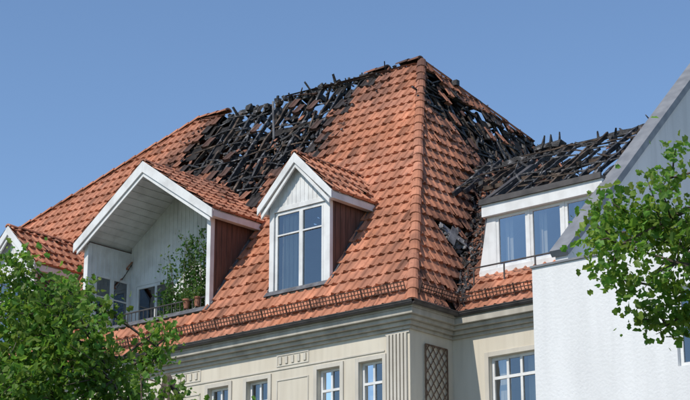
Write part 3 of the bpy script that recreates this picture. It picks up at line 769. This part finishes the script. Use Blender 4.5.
# --------- plants
def leaf_mesh(name,centers,size,parent,cols,droop=.4,mat=LEAF):
    n=len(centers); C=np.array(centers)
    d=rng.normal(size=(n,3)); d[:,2]-=droop; d/=np.linalg.norm(d,axis=1)[:,None]
    a=np.cross(d,rng.normal(size=(n,3))); a/=np.linalg.norm(a,axis=1)[:,None]; nn=np.cross(a,d)
    s=(size*rng.uniform(.5,1.35,size=n))[:,None]
    v=np.stack([C, C+(d*.22+a*.36+nn*.10)*s, C+(d*.42+a*.24+nn*.06)*s, C+(d*.66+a*.38+nn*.09)*s, C+d*s-nn*.08*s, C+(d*.66-a*.38+nn*.09)*s, C+(d*.42-a*.24+nn*.06)*s, C+(d*.22-a*.36+nn*.10)*s],axis=1).reshape(-1,3)
    base=np.arange(n)*8
    f=np.concatenate([np.stack([base,base+1,base+2,base+3,base+4],1),np.stack([base,base+4,base+5,base+6,base+7],1)])
    me=bpy.data.meshes.new(name); me.from_pydata(v.tolist(),[],f.tolist()); me.materials.append(mat)
    at=me.color_attributes.new("Col",'FLOAT_COLOR','POINT'); cc=np.repeat(np.concatenate([cols,np.ones((n,1))],1),8,axis=0).astype(np.float32); at.data.foreach_set("color",cc.ravel())
    o=bpy.data.objects.new(name,me); scene.collection.objects.link(o); o.parent=parent; return o
def leafcols(n,base,var=.3):
    k=rng.uniform(1-var,1+var,size=(n,1)); c=np.array(base)[None]*k; c[:,0]*=rng.uniform(.75,1.25,size=n); return np.clip(c,0,1)
CAM=Vector((25.1108,-32.1946,1.7)); FW=Vector((-.644507,.764598,0)); RT=Vector((.764598,.644507,0))
def at_(d,l,z): return CAM+FW*d+RT*l+Vector((0,0,z-1.7))
def make_tree(name,base,ch_c,rad,nt,nl,ls,trunk_top,seed,leafbase=(.125,.215,.034),extra=[],gap=-.05,n0=3,sg_=.12):
    random.seed(seed); T=empty(name); w=MB()
    base=Vector(base); top=Vector(trunk_top)
    path=[];rd=[]
    for i in range(9):
        t=i/8; p=base.lerp(top,t)+Vector((math.sin(t*5+seed)*.12*t,math.cos(t*4+seed)*.12*t,0)); path.append(p); rd.append(.16*(1-t)**.8+.02)
    w.tube(path,rd,10)
    tg=[]; tries=0
    while len(tg)<nt and tries<nt*30:
        tries+=1
        q=Vector((U_(-1,1),U_(-1,1),U_(-1,1)))
        if q.length>1: continue
        if q.length<.35 and R()<.6: continue
        p=Vector(ch_c)+Vector((q.x*rad[0],q.y*rad[0],q.z*rad[1]))
        nz=noise.noise(p*1.1+Vector((seed,0,0)))
        if nz<gap+ (.25 if q.length>.8 else -.1): continue
        tg.append(p)
    tg+= [Vector(e) for e in extra]
    C=[]; nodes=path[n0:]; limbs=[]
    for i in range(16):
        s=nodes[min(int(i*len(nodes)/16),len(nodes)-1)]; e=random.choice(tg) if (i%2 or not extra) else random.choice([Vector(q) for q in extra])
        mid=s.lerp(e,.5)+Vector((U_(-.1,.1),U_(-.1,.1),.12)); w.tube([s,s.lerp(mid,.5),mid,e],[.045,.035,.024,.009],6); limbs+= [s.lerp(mid,.6),mid,mid.lerp(e,.5),e]
    for p in tg:
        s=min(limbs,key=lambda q:(q-p).length)
        mid=s.lerp(p,.5)+Vector((0,0,.05)); w.tube([s,mid,p],[.012,.009,.004],4)
        k=int(nl*U_(.5,1.4))
        for j in range(k):
            t=R(); q=s.lerp(p,.35+.65*t) + Vector((random.gauss(0,sg_),random.gauss(0,sg_),random.gauss(0,sg_*.8)))
            if R()<.5: q=p+Vector((random.gauss(0,sg_*1.1),random.gauss(0,sg_*1.1),random.gauss(0,sg_*.9)))
            C.append(q)
    w.obj("trunk_and_limbs",BARK,T,smooth=True)
    n=len(C); cols=leafcols(n,leafbase)
    nz=np.array([noise.noise(Vector(c)*1.4) for c in C]); cols*= (1+.4*nz)[:,None]
    leaf_mesh("foliage",C,ls,T,np.clip(cols,0,1)); return T
d=23.6
ex=[at_(d,-2.55+U_(-.2,.2),6.9+U_(-.3,.3)) for i in range(6)]
make_tree("street_tree",at_(d,-3.95,0),at_(d,-3.95,6.15),(1.75,2.05),380,50,.092,at_(d,-3.9,7.6),3,extra=ex,gap=0)
d=22
make_tree("street_tree",at_(d,-2.1,0),at_(d,-2.05,5.35),(1.0,1.1),135,46,.090,at_(d,-2.1,6.2),11)
d=18
random.seed(99)
exr=[]
for (l,z,n,sp) in ((2.72,7.2,4,.08),(2.62,6.85,3,.09),(2.85,6.95,5,.12),(3.05,7.2,5,.12),(2.7,6.45,3,.10),(3.0,6.55,5,.15),(2.95,6.15,2,.1),(3.3,6.9,8,.18),(3.2,6.3,5,.15),(3.5,7.2,4,.14),(3.4,5.9,4,.12),(3.5,6.5,7,.18),(3.45,7.55,4,.12)):
    for i in range(n): exr.append(at_(d+U_(-.5,.5),l+random.gauss(0,sp),z+random.gauss(0,sp)))
make_tree("street_tree",at_(d,5.0,0),at_(d,4.85,6.6),(1.35,1.1),200,42,.085,at_(d,4.9,7.6),23,leafbase=(.14,.235,.036),extra=exr,n0=6,sg_=.10)
pl=empty("climbing_plant"); C=[]; random.seed(5)
st=MB()
for i in range(40):
    bx=U_(-9.2,-7.6); tz=U_(13.7,15.6)-(abs(bx+8.0)*.5); px=Vector((bx,U_(1.0,1.5),12.1)); tip=Vector((min(bx+U_(-.35,.15),-7.6),U_(.95,1.4),tz))
    st.tube([px,px.lerp(tip,.5)+Vector((U_(-.1,.1),0,0)),tip],[.012,.009,.004],4)
    for j in range(95):
        t=U_(.3,1.0); q=px.lerp(tip,t); C.append(q+Vector((random.gauss(0,.10),random.gauss(0,.12),random.gauss(0,.12))))
st.obj("stems",BARK,pl); leaf_mesh("leaves_mass",C,.09,pl,leafcols(len(C),(.06,.12,.028)))
for i,(xx) in enumerate((-8.2,-7.8)):
    po=empty("potted_plant"); pt=MB(); zz=13.08
    pt.tube([(xx,.82,zz),(xx,.82,zz+.05),(xx,.82,zz+.2),(xx,.82,zz+.21),(xx,.82,zz+.25)],[.07,.075,.10,.12,.12],14); pt.obj("pot",TERRA,po,smooth=False)
    C=[Vector((xx+random.gauss(0,.09),.82+random.gauss(0,.08),zz+.37+random.gauss(0,.09))) for k in range(130)]
    leaf_mesh("leaves_mass",C,.065,po,leafcols(130,(.09,.16,.035)))
# --------- ground
gm=MB(); gm.add([(-600,-600,-.12),(600,-600,-.12),(600,600,-.12),(-600,600,-.12)],[(0,1,2,3)]); gm.obj("ground",GRASS)
gm=MB(); gm.box(-200,200,-8,.3,-.3,.0); gm.obj("pavement",PAVE)
gm=MB(); gm.box(-200,200,-18,-8.005,-.3,-.112); gm.obj("road",ASPH)
gm=MB()
for i in range(-30,30): gm.add([(i*6,-13.08,-.108),(i*6+3,-13.08,-.108),(i*6+3,-12.92,-.108),(i*6,-12.92,-.108)],[(0,1,2,3)])
gm.obj("lane_markings",WHITE)
# --------- light
sd=Vector((-.10,-.66,.74)).normalized(); el=math.asin(sd.z); rot=math.atan2(sd.x,sd.y)
w=bpy.data.worlds.new("World"); scene.world=w; w.use_nodes=True; nt=w.node_tree
bg=nt.nodes["Background"]; sk=nt.nodes.new("ShaderNodeTexSky"); sk.sky_type='NISHITA'; sk.sun_disc=False; sk.sun_elevation=el; sk.sun_rotation=rot
sk.air_density=1.0; sk.dust_density=0; sk.ozone_density=4.5; sk.altitude=0
nt.links.new(sk.outputs[0],bg.inputs[0]); bg.inputs[1].default_value=.15
s=bpy.data.lights.new("sun",'SUN'); s.energy=4.0; s.angle=math.radians(.5); s.color=(1,.94,.85)
so=bpy.data.objects.new("sun",s); scene.collection.objects.link(so); so.rotation_euler=sd.to_track_quat('Z','Y').to_euler()
# --------- camera
cam=bpy.data.cameras.new("camera"); co=bpy.data.objects.new("camera",cam); scene.collection.objects.link(co); scene.camera=co
pt=math.radians(17.1183); look=FW*math.cos(pt)+Vector((0,0,math.sin(pt)))
co.location=CAM; co.rotation_euler=look.to_track_quat('-Z','Y').to_euler(); cam.sensor_width=36; cam.lens=36*1815/690; cam.clip_end=3000; cam.clip_start=.1
